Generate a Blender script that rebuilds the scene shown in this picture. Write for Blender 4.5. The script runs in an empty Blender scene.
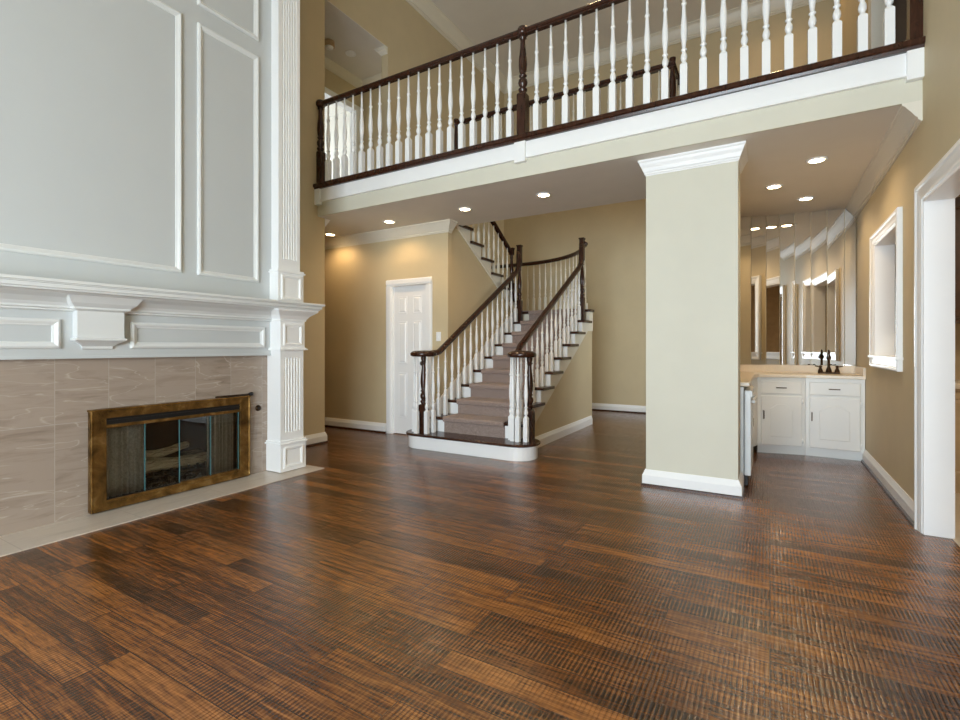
import bpy, bmesh, math, random
from mathutils import Vector, Matrix
random.seed(7)
S = bpy.context.scene
COL = S.collection
PI = math.pi

# ------------------------------------------------------------------ camera
cam = bpy.data.cameras.new('camera'); camo = bpy.data.objects.new('camera', cam); COL.objects.link(camo)
camo.location = (0, 0, 1.16); camo.rotation_euler = (PI/2, 0, math.radians(30.437))
cam.sensor_width = 36; cam.lens = 493.56*36/960; cam.shift_y = -13/960; cam.clip_start = .05; cam.clip_end = 200
S.camera = camo
# ------------------------------------------------------------------ world, daylight through the windows, exposure
SKY = 2.0
W = bpy.data.worlds.new('world'); S.world = W; W.use_nodes = True
nt = W.node_tree; nt.nodes.clear()
wo = nt.nodes.new('ShaderNodeOutputWorld'); wb = nt.nodes.new('ShaderNodeBackground')
tc = nt.nodes.new('ShaderNodeTexCoord'); sx = nt.nodes.new('ShaderNodeSeparateXYZ'); rp = nt.nodes.new('ShaderNodeValToRGB')
nt.links.new(tc.outputs['Generated'], sx.inputs[0]); nt.links.new(sx.outputs[2], rp.inputs[0])
rp.color_ramp.elements[0].position = .47; rp.color_ramp.elements[0].color = (.34, .36, .34, 1)
rp.color_ramp.elements[1].position = .53; rp.color_ramp.elements[1].color = (.70, .86, 1, 1)
nt.links.new(rp.outputs[0], wb.inputs[0]); wb.inputs[1].default_value = SKY
nt.links.new(wb.outputs[0], wo.inputs[0])
S.view_settings.view_transform = 'Standard'; S.view_settings.look = 'None'
S.view_settings.gamma = 1; S.view_settings.use_curve_mapping = False
S.view_settings.exposure = 1.25
S.cycles.use_denoising = True
S.cycles.max_bounces = 10; S.cycles.diffuse_bounces = 6; S.cycles.glossy_bounces = 5
S.cycles.transparent_max_bounces = 16
S.cycles.sample_clamp_indirect = 4
S.cycles.caustics_reflective = False; S.cycles.caustics_refractive = False

DAY = 84.0
def daylight(loc, rot, sx_, sy_, power, col=(.78, .90, 1)):
    l = bpy.data.lights.new('window_daylight', 'AREA'); l.shape = 'RECTANGLE'; l.size = sx_; l.size_y = sy_
    l.energy = power; l.color = col
    o = bpy.data.objects.new('window_daylight', l); COL.objects.link(o); o.location = loc; o.rotation_euler = rot
FRONT = -3.0                                   # wall behind the camera with the big windows
GWIN = [(-2.1, -.75), (-.6, .7)]  # x ranges of the tall windows
GWZ = [(.3, 2.75)]
for a, b in GWIN:
    for z0, z1 in GWZ:
        daylight(((a+b)/2, FRONT-.03, (z0+z1)/2), (PI/2, 0, 0), b-a-.01, z1-z0-.01, DAY)
daylight((-8.52, 5.2, 4.05), (0, -PI/2, 0), 1.28, 1.18, 35)     # window of the far upstairs room
daylight((.85, 7.9, 1.6), (0, PI/2, 0), 1.38, 1.18, 15)    # added unseen window in the hall behind the bar, brightens the stair side
LAMP = 7.0

# ------------------------------------------------------------------ materials
def lin(c):
    return tuple(((x/255)/12.92 if x/255 <= .04045 else ((x/255+.055)/1.055)**2.4) for x in c) + (1,)
def newmat(name):
    m = bpy.data.materials.new(name); m.use_nodes = True
    n = m.node_tree; b = n.nodes['Principled BSDF']
    return m, n, b
def pos(n): return n.nodes.new('ShaderNodeNewGeometry').outputs['Position']
def mapping(n, v, scale=(1, 1, 1), rot=(0, 0, 0), loc=(0, 0, 0)):
    m = n.nodes.new('ShaderNodeMapping'); n.links.new(v, m.inputs[0])
    m.inputs['Scale'].default_value = scale; m.inputs['Rotation'].default_value = rot; m.inputs['Location'].default_value = loc
    return m.outputs[0]
def noise(n, v, scale, detail=4, rough=.55, dist=0):
    t = n.nodes.new('ShaderNodeTexNoise'); n.links.new(v, t.inputs['Vector'])
    t.inputs['Scale'].default_value = scale; t.inputs['Detail'].default_value = detail
    t.inputs['Roughness'].default_value = rough; t.inputs['Distortion'].default_value = dist
    return t.outputs['Fac']
def ramp(n, f, stops):
    r = n.nodes.new('ShaderNodeValToRGB'); n.links.new(f, r.inputs[0])
    e = r.color_ramp.elements
    while len(e) < len(stops): e.new(.5)
    for k, (p, c) in enumerate(stops): e[k].position = p; e[k].color = c
    return r.outputs[0]
def mix(n, a, b, f, mode='MIX'):
    m = n.nodes.new('ShaderNodeMix'); m.data_type = 'RGBA'; m.blend_type = mode
    for sock, val in ((m.inputs[0], f), (m.inputs[6], a), (m.inputs[7], b)):
        if hasattr(val, 'node'): n.links.new(val, sock)
        else: sock.default_value = val
    return m.outputs[2]
def math_(n, op, a, b=0.0):
    m = n.nodes.new('ShaderNodeMath'); m.operation = op
    for k, val in enumerate((a, b)):
        if hasattr(val, 'node'): n.links.new(val, m.inputs[k])
        else: m.inputs[k].default_value = val
    return m.outputs[0]
def bump(n, b, h, strength=.2, dist=.01):
    m = n.nodes.new('ShaderNodeBump'); m.inputs['Strength'].default_value = strength; m.inputs['Distance'].default_value = dist
    n.links.new(h, m.inputs['Height']); n.links.new(m.outputs[0], b.inputs['Normal'])
def plain(name, c, rough=.5, metal=0, var=.06, vs=3.0, bs=0.0, bscale=80, coat=0):
    m, n, b = newmat(name)
    col = lin(c); p = pos(n)
    f = noise(n, p, vs)
    d = tuple(x*(1-var) for x in col[:3])+(1,); e = tuple(min(1, x*(1+var)) for x in col[:3])+(1,)
    n.links.new(ramp(n, f, [(.3, d), (.7, e)]), b.inputs['Base Color'])
    b.inputs['Roughness'].default_value = rough; b.inputs['Metallic'].default_value = metal
    if coat: b.inputs['Coat Weight'].default_value = coat; b.inputs['Coat Roughness'].default_value = .15
    if bs: bump(n, b, noise(n, p, bscale, 3), bs, .004)
    return m
M = {}
M['wall'] = plain('beige_wall_paint', (207, 191, 156), .6, var=.03, bs=.08, bscale=140)
M['pale'] = plain('daylit_wall_paint', (214, 211, 195), .6, var=.02, bs=.06, bscale=140)  # wall paint lightened; colour holds the daylight on column and balcony face
M['grey'] = plain('light_grey_trim_paint', (226, 228, 227), .34, var=.01)
M['white'] = plain('white_trim_paint', (246, 247, 247), .32, var=.01)
M['panel'] = plain('white_panel_paint', (199, 203, 204), .36, var=.01)
M['cream'] = plain('cream_paint', (232, 226, 210), .4, var=.01)
M['ceil'] = plain('ceiling_paint', (230, 225, 216), .8, var=.02, bs=.05, bscale=120)
M['softcream'] = plain('soft_cream_paint', (226, 220, 206), .65, var=.01)
M['cab'] = plain('white_cabinet_paint', (230, 230, 226), .35, var=.02)
M['brown'] = plain('brown_cabinet_wood', (92, 66, 48), .35, var=.25, vs=9)
M['taupe'] = plain('taupe_wall_paint', (130, 108, 86), .7)
M['counter'] = plain('cream_laminate', (228, 216, 196), .3, var=.03, vs=60)
M['bronze'] = plain('aged_bronze', (66, 47, 30), .4, metal=.8, var=.3, vs=25)
M['black'] = plain('black_metal', (22, 20, 19), .5, var=.2)
M['soot'] = plain('sooty_firebrick', (46, 40, 37), .85, var=.4, vs=9, bs=.3, bscale=40)
M['mesh'] = plain('grey_mesh_curtain', (205, 202, 198), .6, metal=.1, var=.25, vs=60)
M['appl'] = plain('white_appliance_enamel', (226, 230, 232), .25, var=.01)
M['backsplash'] = plain('beige_tile_splash', (190, 165, 130), .3, var=.1, vs=8)
M['ktile'] = plain('light_floor_tile', (206, 192, 172), .3, var=.08, vs=6)
M['roomwhite'] = plain('white_room_paint', (225, 222, 214), .7, var=.01)

def m_emit(name, c, s):
    m, n, b = newmat(name)
    b.inputs['Base Color'].default_value = lin(c); b.inputs['Emission Color'].default_value = lin(c); b.inputs['Emission Strength'].default_value = s
    return m
M['lamp'] = m_emit('warm_lamp_lens', (255, 226, 178), 14)

def m_glass(name, tint=(1, 1, 1, 1), boost=.0):
    m, n, b = newmat(name); n.nodes.remove(b)
    out = n.nodes['Material Output']
    t = n.nodes.new('ShaderNodeBsdfTransparent'); t.inputs[0].default_value = tint
    g = n.nodes.new('ShaderNodeBsdfGlossy'); g.inputs['Roughness'].default_value = .02
    fr = n.nodes.new('ShaderNodeFresnel'); fr.inputs[0].default_value = 1.5
    f = math_(n, 'ADD', fr.outputs[0], boost)
    mx = n.nodes.new('ShaderNodeMixShader'); n.links.new(f, mx.inputs[0])
    n.links.new(t.outputs[0], mx.inputs[1]); n.links.new(g.outputs[0], mx.inputs[2]); n.links.new(mx.outputs[0], out.inputs[0])
    return m
M['glass'] = m_glass('clear_glass')
M['fireglass'] = m_glass('smoked_glass', (.93, .95, .95, 1), .0)
M['glassedge'] = plain('green_glass_edge', (86, 138, 146), .2)
m, n, b = newmat('mirror_silver'); b.inputs['Base Color'].default_value = (.80, .80, .78, 1); b.inputs['Metallic'].default_value = 1; b.inputs['Roughness'].default_value = .015
M['mirror'] = m

def m_darkwood():
    m, n, b = newmat('dark_mahogany'); p = pos(n)
    g = noise(n, mapping(n, p, (14, 14, 3)), 3, 6, .6, .8)
    n.links.new(ramp(n, g, [(.3, lin((38, 20, 13))), (.62, lin((66, 37, 25))), (.8, lin((92, 56, 38)))]), b.inputs['Base Color'])
    b.inputs['Roughness'].default_value = .24; bump(n, b, g, .05, .003)
    return m
M['wood'] = m_darkwood()

def m_floor():
    m, n, b = newmat('handscraped_oak_floor'); p = pos(n)
    br = n.nodes.new('ShaderNodeTexBrick'); n.links.new(p, br.inputs['Vector'])
    br.inputs['Scale'].default_value = 1; br.inputs['Brick Width'].default_value = 1.05; br.inputs['Row Height'].default_value = .105
    br.inputs['Mortar Size'].default_value = .0022; br.inputs['Mortar Smooth'].default_value = .3; br.offset = .37; br.offset_frequency = 3; br.squash = 1
    br.inputs['Color1'].default_value = (0, 0, 0, 1); br.inputs['Color2'].default_value = (1, 1, 1, 1); br.inputs['Mortar'].default_value = (.1, .1, .1, 1)
    sepb = n.nodes.new('ShaderNodeSeparateColor'); n.links.new(br.outputs['Color'], sepb.inputs[0]); rnd = sepb.outputs[0]
    # grain runs along x
    # shift grain per plank
    off = n.nodes.new('ShaderNodeCombineXYZ'); n.links.new(math_(n, 'MULTIPLY', rnd, 13.7), off.inputs[2])
    va = n.nodes.new('ShaderNodeVectorMath'); va.operation = 'ADD'; n.links.new(p, va.inputs[0]); n.links.new(off.outputs[0], va.inputs[1])
    pp = va.outputs[0]
    grain = noise(n, mapping(n, pp, (1.6, 26, 1)), 2.2, 8, .65, .6)
    fine = noise(n, mapping(n, pp, (6, 120, 1)), 2, 5, .6)
    big = noise(n, mapping(n, pp, (.8, 1.4, 1)), 1.3, 3, .5)
    # saw kerfs run across the boards (along y), uneven
    kerf = noise(n, mapping(n, pp, (52, 2.2, 1)), 1, 4, .6, .25)
    kerf2 = noise(n, mapping(n, p, (17, 1.1, 1)), 1, 2, .5, .35)
    f = math_(n, 'MULTIPLY', grain, .5)
    f = math_(n, 'ADD', f, math_(n, 'MULTIPLY', rnd, .12))
    f = math_(n, 'ADD', f, math_(n, 'MULTIPLY', big, .21))
    f = math_(n, 'ADD', f, math_(n, 'MULTIPLY', kerf, .12))
    f = math_(n, 'ADD', f, math_(n, 'MULTIPLY', fine, .12))
    c = ramp(n, f, [(.34, lin((22, 12, 7))), (.44, lin((52, 30, 14))), (.53, lin((102, 60, 26))), (.66, lin((166, 106, 50)))])
    wv = n.nodes.new('ShaderNodeTexWave'); wv.wave_type = 'BANDS'; wv.bands_direction = 'X'; wv.wave_profile = 'SIN'
    n.links.new(mapping(n, pp, (1, .12, 1)), wv.inputs['Vector']); wv.inputs['Scale'].default_value = 19
    wv.inputs['Distortion'].default_value = 3.0; wv.inputs['Detail'].default_value = 3; wv.inputs['Detail Scale'].default_value = 2.2; wv.inputs['Detail Roughness'].default_value = .6
    saw_ = wv.outputs['Fac']
    kmask = ramp(n, noise(n, mapping(n, pp, (1.1, 3.0, 1), (0, 0, 0), (4, 2, 0)), 1.5, 3), [(.38, (.15, .15, .15, 1)), (.6, (1, 1, 1, 1))])
    line = ramp(n, saw_, [(.0, (1, 1, 1, 1)), (.22, (0, 0, 0, 1))])
    c = mix(n, c, mix(n, c, lin((20, 12, 9)), .75), math_(n, 'MULTIPLY', line, kmask))
    hi = ramp(n, saw_, [(.72, (0, 0, 0, 1)), (1, (1, 1, 1, 1))])
    c = mix(n, c, lin((168, 122, 76)), math_(n, 'MULTIPLY', math_(n, 'MULTIPLY', hi, kmask), .42))
    ck = ramp(n, fine, [(.34, (.35, .33, .32, 1)), (.5, (1, 1, 1, 1))])
    c = mix(n, c, ck, .7, 'MULTIPLY')
    gap = br.outputs['Fac']
    c = mix(n, c, (.012, .007, .004, 1), math_(n, 'MULTIPLY', gap, .55))
    n.links.new(c, b.inputs['Base Color'])
    n.links.new(ramp(n, kerf, [(.3, (.26, .26, .26, 1)), (.6, (.13, .13, .13, 1))]), b.inputs['Roughness'])
    b.inputs['Specular IOR Level'].default_value = .55
    h = math_(n, 'MULTIPLY', saw_, .5)
    h = math_(n, 'ADD', h, math_(n, 'MULTIPLY', kerf2, .35))
    h = math_(n, 'ADD', h, math_(n, 'MULTIPLY', grain, .45))
    h = math_(n, 'ADD', h, math_(n, 'MULTIPLY', fine, .2))
    bump(n, b, h, .32, .004)
    return m
M['floor'] = m_floor()

def m_tile(name, axis, w, h, c0, c1, c2, grout, off=(0, 0)):
    m, n, b = newmat(name); p = pos(n)
    s = n.nodes.new('ShaderNodeSeparateXYZ'); n.links.new(p, s.inputs[0])
    cb = n.nodes.new('ShaderNodeCombineXYZ')
    if axis == 'x': u, v = s.outputs[1], s.outputs[2]
    else: u, v = s.outputs[1], s.outputs[0]
    n.links.new(math_(n, 'ADD', u, off[0]), cb.inputs[0]); n.links.new(math_(n, 'ADD', v, off[1]), cb.inputs[1])
    br = n.nodes.new('ShaderNodeTexBrick'); n.links.new(cb.outputs[0], br.inputs['Vector'])
    br.inputs['Scale'].default_value = 1; br.inputs['Brick Width'].default_value = w; br.inputs['Row Height'].default_value = h
    br.inputs['Mortar Size'].default_value = .0022; br.offset = 0
    br.inputs['Color1'].default_value = (0, 0, 0, 1); br.inputs['Color2'].default_value = (1, 1, 1, 1)
    sep = n.nodes.new('ShaderNodeSeparateColor'); n.links.new(br.outputs['Color'], sep.inputs[0])
    o = n.nodes.new('ShaderNodeCombineXYZ'); n.links.new(math_(n, 'MULTIPLY', sep.outputs[0], 9.0), o.inputs[2])
    va = n.nodes.new('ShaderNodeVectorMath'); n.links.new(cb.outputs[0], va.inputs[0]); n.links.new(o.outputs[0], va.inputs[1])
    vein = noise(n, mapping(n, va.outputs[0], (1.3, 9, 1), (0, 0, .22)), 2.0, 7, .62, .9)
    c = ramp(n, vein, [(.28, lin(c0)), (.5, lin(c1)), (.68, lin(c1)), (.80, lin(c2))])
    thin = noise(n, mapping(n, va.outputs[0], (1, 5, 1), (0, 0, .3), (3, 1, 0)), 1.3, 3, .5, 1.2)
    band = ramp(n, math_(n, 'ABSOLUTE', math_(n, 'SUBTRACT', thin, .5)), [(0, (1, 1, 1, 1)), (.012, (0, 0, 0, 1))])
    c = mix(n, c, lin(c2), math_(n, 'MULTIPLY', band, .55))
    c = mix(n, c, lin(tuple(min(255, x+10) for x in c1)), math_(n, 'MULTIPLY', sep.outputs[0], .45))
    c = mix(n, c, lin(grout), br.outputs['Fac'])
    n.links.new(c, b.inputs['Base Color']); b.inputs['Roughness'].default_value = .28
    bump(n, b, math_(n, 'SUBTRACT', 1.0, br.outputs['Fac']), .25, .002)
    return m
M['tile'] = m_tile('veined_stone_tile', 'x', .307, .649, (128, 112, 99), (160, 145, 132), (206, 196, 186), (176, 166, 156), (-1.380+.307*8, 0))
M['hearth'] = m_tile('pale_hearth_tile', 'z', .62, .60, (186, 174, 160), (204, 193, 180), (220, 212, 203), (180, 168, 154), (.14, 4.2))

def m_brass():
    m, n, b = newmat('aged_brass'); p = pos(n)
    f = noise(n, mapping(n, p, (3, 3, 3)), 3, 4, .6, .5)
    n.links.new(ramp(n, f, [(.3, lin((84, 62, 32))), (.55, lin((146, 112, 62))), (.75, lin((196, 164, 106)))]), b.inputs['Base Color'])
    b.inputs['Metallic'].default_value = .9
    n.links.new(ramp(n, f, [(.3, (.5, .5, .5, 1)), (.8, (.22, .22, .22, 1))]), b.inputs['Roughness'])
    return m
M['brass'] = m_brass()
def m_carpet():
    m, n, b = newmat('taupe_carpet'); p = pos(n)
    f = noise(n, p, 130, 3, .7); g = noise(n, p, 420, 2, .7)
    n.links.new(ramp(n, math_(n, 'ADD', math_(n, 'MULTIPLY', f, .6), math_(n, 'MULTIPLY', g, .4)),
                     [(.36, lin((104, 88, 82))), (.5, lin((150, 130, 121))), (.64, lin((190, 174, 164)))]), b.inputs['Base Color'])
    b.inputs['Roughness'].default_value = .95; b.inputs['Sheen Weight'].default_value = .2; bump(n, b, g, .6, .006)
    return m
M['carpet'] = m_carpet()
def m_log(name, a, c, d):
    m, n, b = newmat(name); p = pos(n)
    f = noise(n, mapping(n, p, (30, 6, 30)), 2, 6, .65, .6)
    n.links.new(ramp(n, f, [(.32, lin(a)), (.5, lin(c)), (.68, lin(d))]), b.inputs['Base Color'])
    b.inputs['Roughness'].default_value = .9; bump(n, b, f, .8, .02)
    return m
M['log'] = m_log('pale_ceramic_log', (120, 104, 84), (226, 210, 182), (246, 238, 222))
M['darklog'] = m_log('charred_ceramic_log', (36, 32, 29), (92, 82, 72), (168, 154, 136))

# ------------------------------------------------------------------ mesh helpers
class MB:
    def __init__(s): s.v = []; s.f = []; s.sm = []
    def add(s, vs, fs, smooth=False):
        o = len(s.v); s.v += [tuple(v) for v in vs]
        for f in fs: s.f.append([i+o for i in f]); s.sm.append(smooth)
        return s
    def box(s, x0, x1, y0, y1, z0, z1):
        vs = [(x, y, z) for z in (z0, z1) for y in (y0, y1) for x in (x0, x1)]
        return s.add(vs, [(0, 1, 3, 2), (4, 6, 7, 5), (0, 4, 5, 1), (2, 3, 7, 6), (0, 2, 6, 4), (1, 5, 7, 3)])
    def prism(s, poly, lo, hi, axis='z'):
        def P(a, b, c):
            return {'z': (a, b, c), 'x': (c, a, b), 'y': (a, c, b)}[axis]
        n = len(poly)
        vs = [P(a, b, lo) for a, b in poly]+[P(a, b, hi) for a, b in poly]
        return s.add(vs, [list(range(n)), list(range(n, 2*n))]+[(i, (i+1) % n, (i+1) % n+n, i+n) for i in range(n)])
    def loft(s, rings, smooth=True, caps=True, closed=True):
        n = len(rings[0]); vs = [p for r in rings for p in r]
        o = len(s.v); s.v += [tuple(v) for v in vs]
        for k in range(len(rings)-1):
            smk = smooth[k] if isinstance(smooth, (list, tuple)) else smooth
            for i in range(n if closed else n-1):
                j = (i+1) % n
                s.f.append([o+k*n+i, o+k*n+j, o+(k+1)*n+j, o+(k+1)*n+i]); s.sm.append(smk)
        if caps:
            s.f.append([o+i for i in range(n)]); s.sm.append(False)
            s.f.append([o+(len(rings)-1)*n+i for i in range(n)]); s.sm.append(False)
        return s
    def lathe(s, prof, c=(0, 0, 0), seg=16, axis='z'):
        """prof: (radius, height, square?)"""
        rings = []; sm = []
        for q in prof:
            r, z = q[0], q[1]; sq = len(q) > 2 and q[2]
            ring = []
            for i in range(seg):
                a = 2*PI*i/seg + (0 if not sq else 0)
                if sq:
                    m_ = max(abs(math.cos(a)), abs(math.sin(a))); x, y = r*math.cos(a)/m_, r*math.sin(a)/m_
                else: x, y = r*math.cos(a), r*math.sin(a)
                p = {'z': (x, y, z), 'x': (z, x, y), 'y': (x, z, y)}[axis]
                ring.append((p[0]+c[0], p[1]+c[1], p[2]+c[2]))
            rings.append(ring)
        for k in range(len(prof)-1):
            a = len(prof[k]) > 2 and prof[k][2]; b_ = len(prof[k+1]) > 2 and prof[k+1][2]
            sm.append(not (a or b_))
        return s.loft(rings, sm)
    def sweep(s, path, prof, closed=False, side=None, smooth=False):
        P = [Vector(p) for p in path]; n = len(P); rings = []
        for i in range(n):
            if closed: d0 = (P[i]-P[i-1]).normalized(); d1 = (P[(i+1) % n]-P[i]).normalized()
            else:
                d0 = (P[i]-P[i-1]).normalized() if i else (P[1]-P[0]).normalized()
                d1 = (P[i+1]-P[i]).normalized() if i < n-1 else d0
            t = (d0+d1).normalized(); ch = max(.3, t.dot(d1))
            if side is None:
                sd = t.cross(Vector((0, 0, 1))).normalized(); up = sd.cross(t).normalized()
                rings.append([P[i]+sd*(a/ch)+up*b_ for a, b_ in prof])
            else:
                sd = Vector(side); up = sd.cross(t).normalized()
                rings.append([P[i]+sd*a+up*(b_/ch) for a, b_ in prof])
        if closed: rings.append(rings[0])
        return s.loft(rings, smooth, caps=not closed)
    def frame(s, pts, nrm, prof, fill=None, smooth=False):
        """moulding round a closed planar outline; prof = (inset, out); fill = close the inside at the last ring"""
        N = Vector(nrm); P = [Vector(p) for p in pts]; n = len(P)
        c = sum(P, Vector())/n; offs = []
        for i in range(n):
            d0 = (P[i]-P[i-1]).normalized(); d1 = (P[(i+1) % n]-P[i]).normalized()
            n0 = N.cross(d0); n1 = N.cross(d1)
            bs = (n0+n1).normalized(); k = 1/max(.35, bs.dot(n0)); offs.append(bs*k)
        # make sure the offset points inwards
        ar = sum(((P[i]-c).cross(P[(i+1) % n]-c)).dot(N) for i in range(n))
        sg = 1 if ar > 0 else -1
        rings = [[P[i]+offs[i]*(sg*a)+N*b_ for i in range(n)] for a, b_ in prof]
        s.loft(rings, smooth, caps=False)
        if fill: 
            o = len(s.v); s.v += [tuple(v) for v in rings[-1]]; s.f.append(list(range(o, o+n))); s.sm.append(False)
        return s
    def rectx(s, x, sgn, y0, y1, z0, z1, prof, fill=None):
        return s.frame([(x, y0, z0), (x, y1, z0), (x, y1, z1), (x, y0, z1)], (sgn, 0, 0), prof, fill)
    def recty(s, y, sgn, x0, x1, z0, z1, prof, fill=None):
        return s.frame([(x0, y, z0), (x1, y, z0), (x1, y, z1), (x0, y, z1)], (0, sgn, 0), prof, fill)
    def mesh(s, name, mat_, off=(0, 0, 0)):
        me = bpy.data.meshes.new(name)
        me.from_pydata([(x-off[0], y-off[1], z-off[2]) for x, y, z in s.v], [], s.f)
        me.polygons.foreach_set('use_smooth', s.sm)
        bm = bmesh.new(); bm.from_mesh(me); bmesh.ops.remove_doubles(bm, verts=bm.verts, dist=1e-5)
        bmesh.ops.recalc_face_normals(bm, faces=bm.faces); bm.to_mesh(me); bm.free()
        me.materials.append(mat_); return me
    def build(s, name, mat_, parent=None, bevel=0, label=None, kind=None, origin=None):
        off = Vector((0, 0, 0))
        if parent is not None:
            q = parent
            while q is not None: off += q.location; q = q.parent
        loc = Vector((0, 0, 0))
        if origin is not None: loc = Vector(origin)-off; off = Vector(origin)
        me = s.mesh(name, mat_, off)
        o = bpy.data.objects.new(name, me); COL.objects.link(o); o.location = loc
        if parent is not None: o.parent = parent
        if bevel:
            b_ = o.modifiers.new('bevel', 'BEVEL'); b_.width = bevel; b_.segments = 2; b_.limit_method = 'ANGLE'; b_.angle_limit = math.radians(40)
        if label: o['label'] = label
        if kind: o['kind'] = kind
        return o
def struct(name, mb, mat_, parent=None, bevel=0): return mb.build(name, mat_, parent, bevel, kind='structure')
def thing(name, loc, label, cat, group=None):
    o = bpy.data.objects.new(name, None); COL.objects.link(o); o.location = loc; o.empty_display_size = .1
    o['label'] = label; o['category'] = cat
    if group: o['group'] = group
    return o
def tag(o, label, cat, group=None):
    o['label'] = label; o['category'] = cat
    if group: o['group'] = group
    return o
def put(name, me, parent, loc, rz=0):
    """a part that shares mesh data with its fellows; loc in the world"""
    o = bpy.data.objects.new(name, me); COL.objects.link(o)
    off = Vector((0, 0, 0)); q = parent
    while q is not None: off += q.location; q = q.parent
    o.parent = parent; o.location = Vector(loc)-off; o.rotation_euler.z = rz
    return o

# profiles: (out from wall, height)
BASE = [(0, 0), (.022, 0), (.022, .085), (.016, .1), (.010, .118), (.006, .13), (0, .13)]
SHOE = [(0, 0), (.034, 0), (.034, .012), (.022, .022), (0, .022)]
def base_run(mb, path):    # room on the right of the path direction
    mb.sweep([(x, y, 0) for x, y in path], BASE)
def crown_prof(d=.1, h=.12):
    return [(0, 0), (d, 0), (d, -.014), (d*.86, -.022), (d*.74, -.04), (d*.52, -h*.52), (d*.34, -h*.74), (d*.22, -h*.80), (d*.22, -h*.9), (d*.1, -h*.93), (d*.1, -h), (0, -h)]
PICT = [(0, 0), (0, .012), (.006, .02), (.016, .024), (.026, .018), (.034, .010), (.042, .008), (.045, 0)]

# ------------------------------------------------------------------ the shell
XL, XR, YB, ZC, PE = -4.66, .83, 8.9, 6.5, 4.21
F2 = 3.09; SOF = 2.72
struct('floor', MB().box(-7.6, XR+.12, FRONT-.1, YB+.1, -.1, 0), M['floor'])
struct('floor_kitchen', MB().box(XR+.12, 4.6, .4, 6.2, -.1, .004), M['ktile'])
struct('ceiling', MB().box(XL-.2, XR+.2, FRONT-.2, YB+.2, ZC, ZC+.1), M['ceil'])
w = MB()
w.box(XL-.12, XL, FRONT, PE, 0, ZC)
w.box(XL-.12, XL, PE, 5.36, 5.4, ZC)
w.box(XL-.12, XL, 5.36, YB, SOF, ZC)
w.box(XL-.12, XL, 5.2, YB, 0, SOF)
struct('wall_left', w, M['wall'])
# right wall: door opening, pass-through window, upstairs opening
w = MB()
def wall_x_holes(w, x0, x1, y0, y1, z0, z1, holes):
    ys = sorted({y0, y1, *[h[0] for h in holes], *[h[1] for h in holes]})
    for a, b in zip(ys, ys[1:]):
        hs = sorted([(h[2], h[3]) for h in holes if h[0] <= a+1e-6 and h[1] >= b-1e-6])
        z = z0
        for lo, hi in hs:
            if lo > z: w.box(x0, x1, a, b, z, lo)
            z = hi
        if z < z1: w.box(x0, x1, a, b, z, z1)
RH = [(2.9, 4.02, 0, 2.06), (4.74, 5.68, 1.08, 2.08), (4.4, 5.85, F2, 5.25), (7.3, 8.5, .9, 2.3)]
wall_x_holes(w, XR, XR+.13, FRONT, YB, 0, ZC, RH)
struct('wall_right', w, M['wall'])
struct('wall_back', MB().box(XL, XR, YB, YB+.12, 0, ZC), M['wall'])
# wall behind the camera with tall windows
w = MB(); xs = [XL-.12]
for a, b in GWIN: xs += [a, b]
xs.append(XR+.13)
for i in range(0, len(xs), 2): w.box(xs[i], xs[i+1], FRONT-.12, FRONT, 0, ZC)
for a, b in GWIN:
    w.box(a, b, FRONT-.12, FRONT, 0, GWZ[0][0]); w.box(a, b, FRONT-.12, FRONT, GWZ[0][1], ZC)
struct('wall_front', w, M['wall'])
k = 2
for a, b in GWIN:
    for z0, z1 in GWZ:
        f = MB().recty(FRONT, 1, a-.07, b+.07, z0-.07, z1+.07, [(0, 0), (0, .025), (.02, .03), (.073, .02), (.073, -.12)])
        f.box((a+b)/2-.012, (a+b)/2+.012, FRONT-.07, FRONT-.04, z0, z1); f.box(a, b, FRONT-.07, FRONT-.04, (z0+z1)/2-.012, (z0+z1)/2+.012)
        fr = struct('window_%d' % k, f, M['white']); k += 1
        MB().add([(a, FRONT-.055, z0), (b, FRONT-.055, z0), (b, FRONT-.055, z1), (a, FRONT-.055, z1)], [(0, 1, 2, 3)]).build('pane', M['glass'], fr)
fr = struct('window_8', MB().rectx(XR, -1, 7.22, 8.58, .82, 2.38, [(0, 0), (0, .025), (.02, .03), (.083, .02), (.083, -.13)]).box(XR+.05, XR+.07, 7.88, 7.92, .9, 2.3).box(XR+.05, XR+.07, 7.3, 8.5, 1.58, 1.62), M['white'])  # unseen window, added to light the stair side and back wall
MB().add([(XR+.06, 7.3, .9), (XR+.06, 8.5, .9), (XR+.06, 8.5, 2.3), (XR+.06, 7.3, 2.3)], [(0, 1, 2, 3)]).build('pane', M['glass'], fr)
# hall downstairs
DW = 5.1
struct('wall_hall', MB().box(-7.6, -4.36, DW, DW+.1, 0, SOF).box(-4.36, -3.79, DW, DW+.1, 1.97, SOF).box(-3.79, -3.46, DW, DW+.1, 0, SOF), M['wall'])
struct('wall_hall_end', MB().box(-7.7, -7.6, 3.0, 5.2, 0, SOF), M['wall'])
struct('wall_hall_near', MB().box(-7.6, XL-.12, 3.4, 3.5, 0, SOF), M['wall'])
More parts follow.
